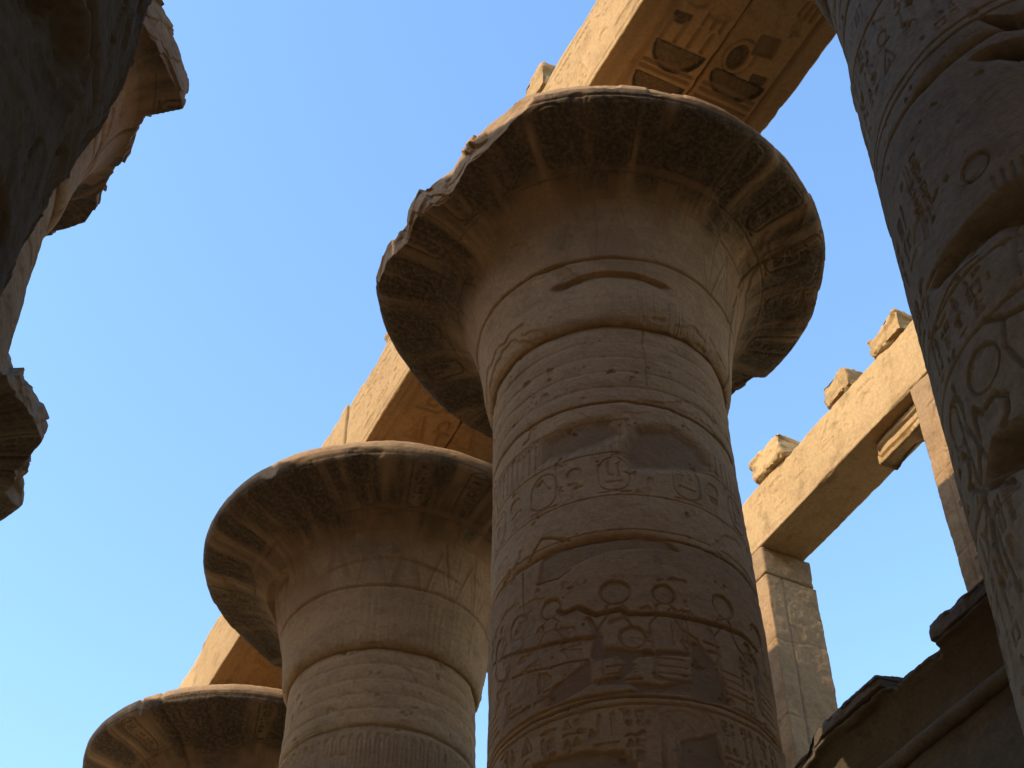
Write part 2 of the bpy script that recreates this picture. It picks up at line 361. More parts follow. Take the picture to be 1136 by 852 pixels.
def shaft_mesh(seed, face, fine, coarse, zfine, dz, joints, carve=None, patches=(), gashes=(), rad=lambda z: 0, rough=1.0, xy=(0, 0), flake=.16, neck=True):
    th, rel = theta_grid(face, fine, coarse)
    z = np.r_[np.linspace(.5, zfine, 14, endpoint=False), np.arange(zfine, ZN-.001, dz), ZN]
    T, Z = np.meshgrid(rel, z); TH = np.meshgrid(th, z)[0]
    r0 = RN+TAP*(ZN-Z)+rad(Z)
    base = np.stack([np.cos(TH)*r0, np.sin(TH)*r0, Z], -1)
    off = seed*5.37
    h = np.zeros(T.shape); mask = np.zeros(T.shape+(3,), np.float32)
    k = math.pi/180*1.5
    # flaked skin: shallow steps with crisp edges
    n1 = fbm(base*np.array([1, 1, 1.6]), .75, 5, off)
    fl = sst(flake, flake+.035, n1)*.013+sst(flake+.16, flake+.2, n1)*.014
    cover = np.zeros(T.shape)
    for poly, dep, mor in patches:
        pm = poly_mask(T, Z, poly, face, k, .09 if mor == .8 else .02); h = h*(1-pm)+dep*pm; cover = np.maximum(cover, pm)
        mask[..., 0] = np.maximum(mask[..., 0], pm*mor)
    rel_d = np.zeros(T.shape)
    if carve is not None: rel_d = carve.sample(T*k, Z)
    h += np.maximum(rel_d*.7, fl)*(1-cover)
    # drum joints, opened and bitten in places
    for i, (zj, wdt, bite) in enumerate(joints):
        zz = zj+.035*fbm(np.stack([T*k, T*0+zj, T*0], -1), 1.2, 4, off)
        g = np.abs(Z-zz); bt = np.clip(fbm(np.stack([T*k, T*0+zj*3, T*0+off], -1), .8, 4)*2.4+.1, 0, 1)*bite
        h += .05*np.exp(-(g/(wdt*.6+.02*bt))**2)+.09*bt*np.exp(-(g/(.03+.07*bt))**2)
    if neck:
        for zj in (15.02, 14.76, 14.5, 14.24, 13.98):
            zz = zj+.012*fbm(base, 1.5, 2, off)
            h += (.010+.009*fbm(base, 1.3, 3, off+2))*np.exp(-((Z-zz)/.02)**2)
            h -= .009*np.exp(-((Z-zz-.13)/.09)**2)
    for top, bot, dep in gashes:
        tt = [((t-face+180) % 360-180) for t, _ in top]; tb = [((t-face+180) % 360-180) for t, _ in bot]
        zt = np.interp(T, tt, [q[1] for q in top]); zb = np.interp(T, tb, [q[1] for q in bot])
        endm = sst(tt[0]-1, tt[0]+7, T)*(1-sst(tt[-1]+12, tt[-1]+22, T))
        wob = .04*fbm(base, 3.0, 4, off)
        x = (Z+wob-zb)/np.maximum(zt-zb, .05)
        inside = (.35*sst(-1.6, .3, x)+.65*sst(-.3, .85, x))*(1-sst(.92, 1.1, x))
        h += dep*inside*endm*(1+.3*facets(base, 2.4, off)+.2*facets(base, 6.5, off))
    h += rough*(.018*fbm(base, 1.1, 3, off+3)+.010*fbm(base, 5.0, 4, off+1)+.004*fbm(base, 19.0, 3, off))
    if rough > 1.5: h += .04*facets(base, 1.3, off)+.02*facets(base, 3.5, off)
    # pits
    pit = fbm(base, 7.5, 3, off+9); h += .02*sst(.42, .55, pit)*rough
    r = r0-h
    P = np.stack([np.cos(TH)*r, np.sin(TH)*r, Z], -1)
    return P, mask

def bell_mesh(seed, face, fine, coarse, nprof, brk, carve=True, rough=1.0, half=150, ledge=(), cracks=(70, 160), bn=1.0):
    """brk: list of (theta deg, radius) where the rim is broken away"""
    th, rel = theta_grid(face, fine, coarse, half)
    pr, s = prof_dense(nprof)
    T, S = np.meshgrid(rel, s); TH = np.meshgrid(th, s)[0]
    r0 = np.meshgrid(th, pr[:, 0])[1]; z0 = np.meshgrid(th, pr[:, 1])[1]
    tg = np.gradient(pr, axis=0); nn = np.stack([tg[:, 1], -tg[:, 0]], 1); nn /= np.linalg.norm(nn, axis=1)[:, None]+1e-9
    NR = nn[:, 0][:, None]; NZ = nn[:, 1][:, None]
    base = np.stack([np.cos(TH)*r0, np.sin(TH)*r0, z0], -1)
    off = seed*3.11
    h = np.zeros(T.shape); mask = np.zeros(T.shape+(3,), np.float32)
    if carve:
        sm = s.max()-2.05
        # canvas in (theta metres at r=2, profile length)
        km = math.pi/180*2.0
        cv = Canvas(-180*km, 180*km, 0, s.max(), .012); pc = Canvas(-180*km, 180*km, 0, s.max(), .012)
        rs = np.random.RandomState(seed+50)
        N = 20; stp = 360*km/N; redc = Canvas(-180*km, 180*km, 0, s.max(), .012)
        for i in range(N):
            u = -180*km+i*stp
            cartouche(cv, u+stp*.28, u+stp*.68, 2.42, 3.28, rs, .028, .016)
            pc.fill([(u+stp*.27, 2.36), (u+stp*.69, 2.36), (u+stp*.69, 3.2), (u+stp*.27, 3.2)], .3, bulge=0)
            cv.stroke([(u, .0), (u, 3.3)], .022, .01)
            cv.stroke([(u+stp*.05, 1.0), (u+stp*.5, 1.95), (u+stp*.95, 1.0)], .03, .012)
            cv.stroke([(u+stp*.2, 1.0), (u+stp*.5, 1.65), (u+stp*.8, 1.0)], .024, .01)
            redc.stroke([(u+stp*.05, 1.0), (u+stp*.5, 1.95), (u+stp*.95, 1.0)], .12, .9)
            for q in range(5): cv.stroke([(u+stp*(q+.5)/5, .08), (u+stp*(q+.5)/5, .9)], .02, .008)
            redc.fill([(u+stp*.3, 2.05), (u+stp*.66, 2.05), (u+stp*.66, 2.3), (u+stp*.3, 2.3)], .8, bulge=0)
        for v in (2.0, 2.34, 3.34):
            cv.stroke([(-180*km, v), (180*km, v)], .026, .012); redc.stroke([(-180*km, v+.06), (180*km, v+.06)], .1, .7)
        wear = sst(-.28, .2, fbm(base, .7, 4, off+4))
        h += 1.3*cv.sample(T*km, S)*wear
        mask[..., 1] = pc.sample(T*km, S)*sst(-.5, .0, fbm(base, .9, 4, off+2))*1.1
        mask[..., 1] = np.maximum(mask[..., 1], np.clip(cv.sample(T*km, S)/.012, 0, 1)*.95*(S > 2.3)*sst(-.6, -.1, fbm(base, .9, 4, off+2)))
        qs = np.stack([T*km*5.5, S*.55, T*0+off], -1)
        stk = sst(-.75, .15, fbm(qs, 1.0, 4, off))*sst(1.55, 2.45, S+.7*fbm(base, 1.3, 4, off+12))*(S < s.max()-2.22)  # streaked dark tone over the outer underside of the rim
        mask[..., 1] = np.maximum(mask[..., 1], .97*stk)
        mask[..., 2] = redc.sample(T*km, S)*sst(-.15, .25, fbm(base, 1.0, 4, off+6))
        mask[..., 2] = np.maximum(mask[..., 2], .8*sst(.02, .25, fbm(base, 1.6, 5, off+21))*sst(.7, .9, S)*(1-sst(1.8, 2.2, S)))
    n1 = fbm(base*np.array([1, 1, 1.4]), .7, 5, off)
    h += sst(.2, .235, n1)*.02+sst(.33, .37, n1)*.02
    # broken ledges (cracks with an overhanging lip): list of (th0, th1, z, depth)
    for t0, t1, zc, dp in ledge:
        tr0, tr1 = (t0-face+180) % 360-180, (t1-face+180) % 360-180
        zz = zc+.13*np.cos((T-(tr0+tr1)/2)/(tr1-tr0)*math.pi)-.1+.03*fbm(base, 2.2, 3, off)
        ends = sst(tr0, tr0+6, T)*(1-sst(tr1-6, tr1, T))
        x = zz-z0
        h += dp*ends*sst(-.015, .02, x)*np.exp(-np.maximum(x, 0)/.16)
    if True:   # block joints of the capital: two radial cracks and a level one
        for tc in [face+c_ for c_ in cracks]:
            a = ((np.degrees(TH)-tc+180) % 360-180)*math.pi/180*r0+.05*fbm(base, 1.5, 3, off+8)
            h += .05*np.exp(-(a/.022)**2)
        h += .035*np.exp(-((z0-1.02-.03*fbm(base, 1.2, 3, off+5))/.02)**2)*(NR > .5)
    h += rough*(.02*fbm(base, 1.2, 3, off+3)+.010*fbm(base, 5., 4, off+1)+.004*fbm(base, 18., 3, off))
    r = r0-h*NR; z = z0-h*NZ
    r = r+np.maximum(r-1.6, 0)*.2*np.exp(-((((np.degrees(TH)-85+180) % 360)-180)/20)**2*.5)
    if brk:
        b = np.array(sorted(((t-face+180) % 360-180, q) for t, q in brk))
        rb = np.interp(T, np.r_[b[-1, 0]-360, b[:, 0], b[0, 0]+360], np.r_[b[-1, 1], b[:, 1], b[0, 1]])
        deep = np.clip(3.1-rb, 0, .5)
        q = np.stack([np.cos(TH)*2.6, np.sin(TH)*2.6, z0], -1)
        lay = np.floor((z0+.04*fbm(q, 2., 3, off))*9)/9
        ql = np.stack([q[..., 0], q[..., 1], lay*3.1], -1)
        rb = rb+bn*np.minimum(deep+.06, .4)*(.34*facets(q, 1.3, off)+.13*facets(q, 3.2, off+2)+.22*fbm(q, 3.0, 5, off+4)+.10*fbm(ql, 2.6, 4, off+5)+.2*(z0-2.5))
        m_ = r > rb
        mask[m_] = 0
        r = np.where(m_, rb+.02*(r-rb), r)
    P = np.stack([np.cos(TH)*r, np.sin(TH)*r, z], -1)
    return P, mask

def rect_per(x0, x1, z0, z1, steps, cr):
    """rounded rectangle perimeter: points, normals, side id (0 bottom 1 right 2 top 3 left)"""
    pts, nr, sd_ = [], [], []
    seg = [((x0+cr, z0), (x1-cr, z0), (0, -1), steps[0]), ((x1, z0+cr), (x1, z1-cr), (1, 0), steps[1]), ((x1-cr, z1), (x0+cr, z1), (0, 1), steps[2]), ((x0, z1-cr), (x0, z0+cr), (-1, 0), steps[3])]
    for k, (a, b, n, st) in enumerate(seg):
        L = math.hypot(b[0]-a[0], b[1]-a[1]); c = max(2, int(L/st)+1)
        for t in np.linspace(0, 1, c): pts.append((a[0]+(b[0]-a[0])*t, a[1]+(b[1]-a[1])*t)); nr.append(n); sd_.append(k)
    return np.array(pts), np.array(nr, float), np.array(sd_)

def stone_box(name, mat, dims, step=.1, sides=None, lstep=None, axis='y', seed=0, amp=.02, chip=.05, cr=.02, hf=None, parent=None, loc=(0, 0, 0), skew=None, lrange=None, facet=0):
    """a hewn block as one closed mesh. dims = (a0,a1,b0,b1,l0,l1): cross-section a,b and length l.
    axis 'y': (a,b,l)->(x,z,y); axis 'z': (a,b,l)->(x,y,z)"""
    a0, a1, b0, b1, l0, l1 = dims
    sides = sides or (step,)*4; lstep = lstep or step
    pt, nr, sid = rect_per(a0, a1, b0, b1, sides, cr)
    if lrange:      # fine only between lrange
        f0, f1, cst = lrange
        L = np.unique(np.round(np.r_[np.arange(l0, max(f0, l0), cst), np.arange(max(f0, l0), min(f1, l1), lstep), np.arange(min(f1, l1), l1, cst), l1], 5))
    else: L = np.linspace(l0, l1, max(3, int((l1-l0)/lstep)+1))
    ca, cb = (a0+a1)/2, (b0+b1)/2
    rows = [(l0, s) for s in (.02, .3, .6, .85, 1-2.2*cr/max(a1-a0, .2))]+[(l, 1.0) for l in np.r_[l0+cr, L[(L > l0+cr*1.5) & (L < l1-cr*1.5)], l1-cr]]+[(l1, s) for s in (1-2.2*cr/max(a1-a0, .2), .85, .6, .3, .02)]
    lv = np.array([q[0] for q in rows]); sv = np.array([q[1] for q in rows])
    A = ca+(pt[:, 0]-ca)[None]*sv[:, None]; B = cb+(pt[:, 1]-cb)[None]*sv[:, None]; Lm = np.repeat(lv[:, None], len(pt), 1)
    W = np.stack([A, B, Lm], -1)
    wp = W+np.array([loc[0], loc[2], loc[1]])+seed*2.7
    endw = (sv < 1)[:, None]
    NA = np.where(endw, 0, nr[:, 0][None]); NB = np.where(endw, 0, nr[:, 1][None])
    NL = np.where(endw, np.where(lv < (l0+l1)/2, -1, 1)[:, None], 0)+np.zeros(A.shape)
    h = amp*(fbm(wp, 1.0, 3, 1.1)*1.0+.5*fbm(wp, 4.5, 4, 5.)+.2*fbm(wp, 16., 3, 2.))
    if facet: h = h+facet*(facets(wp, 2.6, 1.3)+.4*facets(wp, 7.0, 2.))
    mask = np.zeros(A.shape+(3,), np.float32)
    # chipped arrises
    da = np.minimum(A-a0, a1-A); db = np.minimum(B-b0, b1-B); dl = np.minimum(Lm-l0, l1-Lm)
    d = np.sort(np.stack([da, db, dl], -1), -1)[..., 1]
    cn = np.clip(fbm(wp, 1.7, 5, 9.)*2.2-.15, 0, 1)+.25*np.clip(fbm(wp, 8., 3, 4.)+.1, 0, 1)
    cq = chip*cn*np.exp(-np.maximum(d, 0)/(chip*1.3+.001))
    if hf is not None:
        hh, mk = hf(sid[None]+np.zeros(A.shape, int), A, B, Lm, endw+np.zeros(A.shape, bool)); h = h+hh
        if mk is not None: mask = mk
    kk = chip*1.2+.001
    cA = np.where(A < ca, 1, -1)*cq*np.exp(-np.maximum(da, 0)/kk); cB = np.where(B < cb, 1, -1)*cq*np.exp(-np.maximum(db, 0)/kk); cL = np.where(Lm < (l0+l1)/2, 1, -1)*cq*np.exp(-np.maximum(dl, 0)/kk)
    A = A-h*NA+cA; B = B-h*NB+cB; Lm = Lm-h*NL+cL
    if skew is not None: A, B, Lm = skew(A, B, Lm)
    P = np.stack([A, Lm, B], -1) if axis == 'y' else np.stack([A, B, Lm], -1)
    return grid_obj(name, P, mat, parent, mask, loc=loc)

def base_disc(parent, mat):
    pr = np.array([(.1,0),(2.1,0),(2.2,.1),(2.22,.3),(2.12,.46),(1.9,.5),(.1,.5)]); th = np.linspace(0, 2*math.pi, 48, endpoint=False)
    P = np.stack([np.cos(th)[None]*pr[:, :1], np.sin(th)[None]*pr[:, :1], np.repeat(pr[:, 1:], 48, 1)], -1)
    return grid_obj('base', P, mat, parent)

COLGROUP = 'great papyrus columns of the nave'
def great_column(x, y, label, face, seed, fine, coarse, zfine, dz, joints, bell, mat=STONE, carve=None, patches=(), gashes=(), rad=lambda z: 0, brk=(), rough=1.0, ledge=(), bcarve=True, flake=.16, cracks=(70, 160), bn=1.0):
    t = thing('great_column', label, 'column', (x, y, 0), COLGROUP)
    base_disc(t, mat)
    P, mk = shaft_mesh(seed, face, fine, coarse, zfine, dz, joints, carve, patches, gashes, rad, rough, flake=flake)
    grid_obj('shaft', P, mat, t, mk)
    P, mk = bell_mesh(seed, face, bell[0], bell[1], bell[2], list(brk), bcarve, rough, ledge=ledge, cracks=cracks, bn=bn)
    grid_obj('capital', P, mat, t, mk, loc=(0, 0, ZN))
    stone_box('abacus', mat, (-1.22, 1.22, ZN+2.74, 18.997, -1.22, 1.22), step=.12, seed=seed, amp=.03, parent=t, chip=.06)
    return t

def wrapk(face, k): return lambda t, z: (((t-face+180) % 360-180)*k, z)
KM = math.pi/180*1.5

# --- A: the great column in the middle
def carve_A():
    f = -122; U = wrapk(f, KM); cv = Canvas(-4.8, 4.8, 8.2, 15.3, .007); rs = np.random.RandomState(3)
    # frieze of uraeus bars under the neck bands
    for k in range(-44, 45): 
        u = k*.105; cv.stroke([(u, 13.25), (u, 13.62)], .03, .022); cv.stroke(arc(u, 13.66, .03, .04), .02, .02)
    for z in (13.72, 13.2, 12.55): cv.stroke([(-4.7, z), (4.7, z)], .018, .02)
    for k in range(-5, 6):
        u = k*.84; cartouche(cv, u-.17, u+.17, 12.62, 13.12, rs, .019, .024)
        sign(cv, 'disc', (u+.28, 12.85), (.22, 0), (0, .22), .021, .03); sign(cv, TALL[rs.randint(7)], (u+.28, 12.6), (.2, 0), (0, .24), .018, .026)
    # wide scene: enthroned gods with sun discs
    for t, z, r in ((-125, 11.24, .15), (-106, 11.22, .115), (-79.5, 11.27, .14), (-152, 11.23, .12), (-170, 11.25, .14), (-119.5, 10.66, .13), (-66, 10.72, .13), (176, 11.2, .13), (-58, 11.2, .13), (-68, 10.9, .05)):
        u, v = U(t, z); cv.fill(arc(u, v, r, r*1.0), .035, .02, .35); cv.stroke(arc(u, v, r, r), .026, .05)
    for t in (-125, -106, -152, -170, -79.5, -58, 170):
        u, _ = U(t, 0)
        o = [(u-.16, 10.55), (u-.18, 10.82), (u-.08, 10.95), (u-.1, 11.06), (u+.02, 11.12), (u+.1, 11.02), (u+.06, 10.94), (u+.14, 10.8), (u+.3, 10.72), (u+.32, 10.66), (u+.12, 10.66), (u+.18, 10.55)]
        cv.stroke(o, .022, .032)
        cv.stroke([(u+.12, 10.66), (u+.34, 10.6), (u+.36, 10.2), (u+.46, 10.16)], .022, .032); cv.stroke([(u-.16, 10.55), (u-.16, 10.16), (u+.2, 10.16)], .03, .028)
        for q in range(3): cv.stroke([(u-.13, 10.24+q*.09), (u+.15, 10.24+q*.09)], .022, .02)
    for t in (-103, -99, -97): 
        u, _ = U(t, 0); cv.stroke([(u-.03, 10.6), (u-.03, 10.95)], .021, .03); cv.stroke(arc(u, 10.96, .06, .09, 0, 180), .021, .03)
    text_column(cv, *sorted((U(-92, 0)[0], U(-84, 0)[0])), 10.95, 10.2, rs, .021, .03)
    text_column(cv, *sorted((U(-76, 0)[0], U(-68, 0)[0])), 10.7, 9.95, rs, .021, .032)
    for k in range(9):   # wing feathers on the left
        cv.stroke([(U(-172+k*2.3, 0)[0], 10.72-.015*k), (U(-178+k*2.6, 0)[0], 10.14)], .018, .026)
    cv.stroke([(-4.7, 12.06), (4.7, 12.06)], .02, .02)
    cv.stroke([(U(-166, 0)[0], 10.8), (U(-166, 0)[0], 11.9)], .021, .03)
    # bands and text below
    for z in (10.02, 9.88, 9.0, 8.86): cv.stroke([(-4.7, z), (4.7, z)], .03, .035)
    text_column(cv, U(-137, 0)[0], U(-126, 0)[0], 9.82, 9.05, rs, .022, .034)
    text_column(cv, U(-125, 0)[0], U(-117, 0)[0], 9.82, 9.05, rs, .022, .034)
    cv.stroke([(U(-112, 0)[0], 9.1), (U(-111, 0)[0], 9.6), (U(-109, 0)[0], 9.75), (U(-106.5, 0)[0], 9.6), (U(-106, 0)[0], 9.1)], .05, .05)
    cv.stroke([(U(-106, 0)[0], 9.55), (U(-103, 0)[0], 9.72), (U(-100, 0)[0], 9.62)], .05, .05)
    for a in (-98, -89, -80, -72, -64): text_column(cv, U(a, 0)[0], U(a+7, 0)[0], 9.82, 9.02, rs, .021, .032)
    for a in (-148, -158, -168, -178): text_column(cv, U(a, 0)[0], U(a+8, 0)[0], 9.82, 9.02, rs, .021, .03)
    for k in range(-12, 12): text_column(cv, k*.38, k*.38+.32, 8.84, 8.2, rs, .021, .03)
    # open cracks
    def crack(L, w, d): cv.stroke([U(*q) for q in L], w, d)
    crack([(-148.5,11.18),(-146.3,11.1),(-140,11.13),(-132.9,10.98),(-123,11.01),(-120.3,10.95),(-106.6,10.96),(-96.3,10.96),(-84.8,10.98),(-70.7,11.03),(-59.9,11.0)], .06, .085)
    crack([(175.6,11.07),(-162.6,10.85),(-146.8,10.76),(-131.5,10.69)], .05, .06)
    crack([(-173.7,10.67),(-152.8,10.51),(-136.8,10.46)], .026, .05)
    crack([(-136,10.96),(-134,10.84),(-132,10.7),(-131,10.5)], .05, .05)
    crack([(-157.7,11.63),(-148,11.59),(-142.4,11.66)], .04, .05)
    crack([(-162,12.0),(-155,12.2),(-150,12.15),(-142,12.03)], .03, .04)
    crack([(-104,14.3),(-103,14.7),(-104,15.0),(-103,15.25)], .02, .03)
    return cv
A_p = [([(-135.8,10.45),(-135.9,10.16),(-147.8,10.05),(-154.5,10.06),(-150.8,10.25),(-144.2,10.32)], .028, 1),
 ([(-96.3,10.67),(-93.2,10.66),(-87.3,10.47),(-83.6,10.26),(-82.3,10.04),(-93.8,10.0),(-99.8,10.02),(-97.6,10.48)], .03, 1),
 ([(-134.1,10.84),(-132.2,10.83),(-129.8,10.56),(-117.5,10.5),(-97.9,10.54),(-97.6,10.48),(-117.7,10.42),(-119.3,10.36),(-119,10.27),(-123,10.19),(-122.3,10.1),(-133.5,10.12),(-134.8,10.2),(-126,10.24),(-124.3,10.36),(-126,10.44),(-134,10.42),(-135.8,10.48)], .028, 1),
 ([(-122.3,10.12),(-109.2,10.11),(-99.1,10.2),(-99.3,10.03),(-109.4,10.03),(-118.7,10.02)], .03, 1),
 ([(-162.4,9.51),(-136.7,9.43),(-125.7,9.38),(-121.6,9.24),(-118,8.9),(-159.9,9.0)], .04, 1),
 ([(-105.5,9.5),(-91.1,9.65),(-88,9.3),(-90,9.0),(-107,8.95)], .04, 1),
 ([(-157.7,11.66),(-148,11.62),(-142.4,11.68),(-125.7,11.78),(-98.1,11.83),(-102.9,11.95),(-119.1,11.96),(-144.7,11.97),(-155,11.95)], .035, .45),
 ([(-155.3,13.35),(-153.6,13.66),(-138.8,13.73),(-122.1,13.72),(-117.9,13.5),(-127.4,13.35),(-141.9,13.3)], .06, .8),
 ([(-117.5,13.16),(-110.7,13.59),(-93,13.74),(-79.1,13.62),(-73.8,13.37),(-78.1,13.18),(-103,12.96),(-114.6,12.96)], .08, .8)]
A_brk = [(-180,2.80),(-165,2.68),(-152,2.80),(-143,2.92),(-134,3.12),(-128,3.5),(-100,3.5),(-60,3.5),(-40,3.4),(0,3.5),(7,3.25),(9.5,2.85),(17,2.87),(25,3.0),(35,3.5),(150,3.3),(155,3.05),(163,2.95),(172,2.75)]
great_column(0, 0, 'great column in the centre with broken left rim and mortar patches on its carved shaft', -122, 1, 600, 70, 8.6, .009,
    [(14.0,.015,.05),(11.97,.018,.35),(9.96,.02,.3),(7.5,.03,.5),(5.2,.03,.5),(3.,.03,.5)], (760, 160, 250), carve=carve_A(), patches=A_p, brk=A_brk,
    ledge=[(-146,-88,.78,.075)], flake=.2, cracks=(78, 205), bn=.65)

# --- B and C: further along the row
def carve_far(seed):
    cv = Canvas(-4.8, 4.8, 10.5, 15.3, .014); rs = np.random.RandomState(seed)
    for k in range(-36, 37):
        u = k*.13; cv.stroke([(u-.03, 13.3), (u-.03, 13.72), (u, 13.8), (u+.03, 13.72), (u+.03, 13.3)], .03, .026)
    for z in (13.9, 13.22, 12.5, 11.9): cv.stroke([(-4.7, z), (4.7, z)], .03, .026)
    for k in range(-12, 13): text_column(cv, k*.38, k*.38+.33, 13.18, 12.52, rs, .032, .026)
    for k in range(-6, 7): cartouche(cv, k*.75-.2, k*.75+.2, 11.95, 12.45, rs, .03, .026)
    return cv
great_column(0, SP, 'great column left of the central one with an unbroken round rim and ringed neck', -112, 2, 260, 50, 11.5, .022,
    [(13.95,.02,.2),(11.9,.03,.5),(9.9,.03,.4),(7.5,.03,.5),(5.2,.03,.5),(3.,.03,.5)], (420, 90, 150), carve=carve_far(21),
    brk=[(-180,3.4),(-150,3.05),(-140,3.3),(169,3.3),(-60,3.5),(60,3.5),(130,3.4)], ledge=[(-150,-70,1.45,.03),(135,190,1.9,.16)], cracks=(100,))
great_column(0, 2*SP, 'farthest great column, only its cracked rim showing at the bottom left', -109, 3, 160, 40, 13.0, .04,
    [(13.95,.02,.2),(11.9,.03,.5),(9.9,.03,.4),(7.5,.03,.5),(5.2,.03,.5),(3.,.03,.5)], (420, 80, 130), cracks=(-30, 60), brk=[(-144,3.25),(-148,3.0),(-150,3.3),(60,3.5)])

# --- D: the near column on the right
def carve_D():
    f = -149; U = wrapk(f, KM); cv = Canvas(-4.8, 4.8, 5.5, 15.3, .007); rs = np.random.RandomState(8)
    def band(z0, z1, a0, a1, n, wd=.021, dp=.03):
        for k in range(n):
            t0 = a0+(a1-a0)*k/n; t1 = t0+(a1-a0)/n*.9
            text_column(cv, U(t0, 0)[0], U(t1, 0)[0], z1, z0, rs, wd, dp)
    for z in (9.62, 9.1, 11.95, 12.05, 13.2, 8.0): cv.stroke([(U(135, 0)[0], z), (U(-70, 0)[0], z)], .03, .035)
    band(9.14, 9.58, 150-360, 180-360, 4); band(10.35, 11.2, 163-360, 172-360, 2); band(10.25, 11.0, 138-360, 160-360, 2)
    band(9.64, 10.2, 140-360, 160-360, 2)
    band(12.1, 13.15, 130-360, 240-360, 9, .021, .024); band(6.9, 7.9, 130-360, 240-360, 8)
    band(13.3, 14.2, 130-360, 240-360, 11, .02, .02)
    for t, z, r in ((171.2, 8.78, .17), (188.5, 10.43, .12), (200, 8.7, .18), (153, 8.75, .17)):
        u, v = U(t, z); cv.stroke(arc(u, v, r, r, 0, 360, 32), .026, .04); cv.fill(arc(u, v, r*.9, r*.9), .02, .03, .4)
    for t0 in (168, 200, 146):   # large seated figures
        u, _ = U(t0, 0)
        cv.stroke([(u-.12, 8.6), (u-.05, 8.5), (u+.12, 8.52), (u+.2, 8.42), (u+.18, 8.3), (u+.1, 8.26), (u+.3, 8.05), (u+.55, 7.9), (u+.6, 7.8)], .05, .055)
        cv.stroke([(u-.12, 8.6), (u-.16, 8.35), (u-.3, 8.1), (u-.32, 7.4)], .05, .055)
    cv.stroke([U(163, 8.2), U(158, 8.6), U(157, 9.0)], .04, .04); cv.stroke([U(160, 7.2), U(156, 8.2), U(154, 8.9)], .035, .04)
    cv.stroke([U(152.7,9.59),U(163.2,9.66),U(172.7,9.70),U(180,9.69)], .02, .04)
    cv.stroke([U(176.3,9.11),U(182,8.98),U(187.4,8.93),U(200,8.9)], .05, .06); cv.stroke([U(182,8.98),U(180,8.75),U(183,8.5)], .04, .04)
    for q in range(4): cv.stroke([U(192+q*3, 10.2), U(190+q*3, 9.2)], .03, .03)
    return cv
D_g = [([(160,9.93),(169,9.96),(182,10.02),(192,10.04),(200,10.0),(215,9.98)], [(160,9.9),(175.7,9.86),(187,9.80),(196,9.68),(215,9.55)], .23),
       ([(160,8.10),(167,8.24),(177,8.15),(190,8.1)], [(158,8.08),(167.4,8.02),(174.3,7.9),(190,7.7)], .34),
       ([(198,11.55),(204,11.55),(212.5,11.43),(230,11.4)], [(198,11.5),(205,11.44),(214,11.2),(230,11.1)], .22),
       ([(204,11.98),(213.6,11.75),(230,11.7)], [(204,11.92),(213.6,11.62),(230,11.55)], .14)]
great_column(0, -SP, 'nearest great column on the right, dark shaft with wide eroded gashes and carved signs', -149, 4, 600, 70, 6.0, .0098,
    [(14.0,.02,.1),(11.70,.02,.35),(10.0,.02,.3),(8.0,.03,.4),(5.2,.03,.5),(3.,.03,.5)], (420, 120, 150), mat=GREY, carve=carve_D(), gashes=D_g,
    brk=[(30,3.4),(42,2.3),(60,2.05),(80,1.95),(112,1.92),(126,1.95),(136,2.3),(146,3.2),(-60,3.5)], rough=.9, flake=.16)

# --- F, G, H: the opposite row on the left
XF, XG, XH = -8.70, -8.60, -8.95
def radF(z): return np.interp(z, [0, 6.1, 6.5, 7.0, 7.2, 7.6, 8.0, 8.5, 9.5], [-.2, -.24, -.225, -.21, -.18, -.10, -.06, -.02, 0])
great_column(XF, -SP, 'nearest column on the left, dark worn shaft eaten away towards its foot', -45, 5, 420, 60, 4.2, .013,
    [(14.0,.02,.1),(11.9,.03,.5),(9.9,.03,.5),(7.4,.04,.9),(5.7,.04,1.0),(3.,.03,.5)], (200, 60, 70), mat=SHADE_L, rough=1.9, rad=radF, brk=[(-60,3.5),(60,3.5)], flake=.02,
    gashes=[([(240,7.6),(290,7.45),(322,7.3)], [(240,7.2),(290,7.1),(322,7.05)], .16), ([(270,6.6),(310,6.5),(330,6.3)], [(270,6.2),(310,6.0),(330,5.9)], .14)])
great_column(XG, 0, 'left column with its papyrus capital torn back almost to the bell', -70, 6, 240, 50, 10.5, .025,
    [(14.0,.02,.1),(11.9,.03,.5),(9.9,.03,.5),(7.4,.04,.9),(5.2,.04,1.0),(3.,.03,.5)], (620, 120, 200), mat=WARM,
    brk=[(-120,3.5),(-58,3.3),(-50,2.9),(-44,2.25),(-38,2.25),(-28,2.3),(-18,2.4),(-11,2.5),(-8,2.5),(-5,2.15),(5,2.1),(25,2.2),(35,2.4),(41,2.66),(46,2.82),(56,2.85),(80,3.0),(110,3.5)], ledge=[(-80,20,1.3,.03)], bn=.45)
great_column(XH, SP, 'left column at the picture edge with a notched broken rim', -79, 7, 160, 40, 12.5, .04,
    [(14.0,.02,.1),(11.9,.03,.5),(9.9,.03,.5),(7.4,.04,.9),(5.2,.04,1.0),(3.,.03,.5)], (520, 100, 160), mat=GREY,
    brk=[(-120,3.5),(-60,3.0),(-48,2.9),(-37,2.74),(-32,2.86),(-16,3.0),(-9,2.84),(-2,2.68),(4,2.8),(10,2.78),(16,3.05),(21,3.3),(40,3.5)])
# the rows run on behind the camera and away from it: plain continuations of both rows
for x, y, s, lb in ((0, -2*SP, 8, 'great column behind the camera in the right row'), (XH, -2*SP, 9, 'great column behind the camera in the left row'), (XH, 2*SP, 10, 'far great column of the left row outside the picture')):
    great_column(x, y, lb, 0, s, 60, 20, 10.0, .12, [(14.,.03,.3),(11.9,.03,.5),(9.9,.03,.5)], (80, 30, 50), bcarve=False)

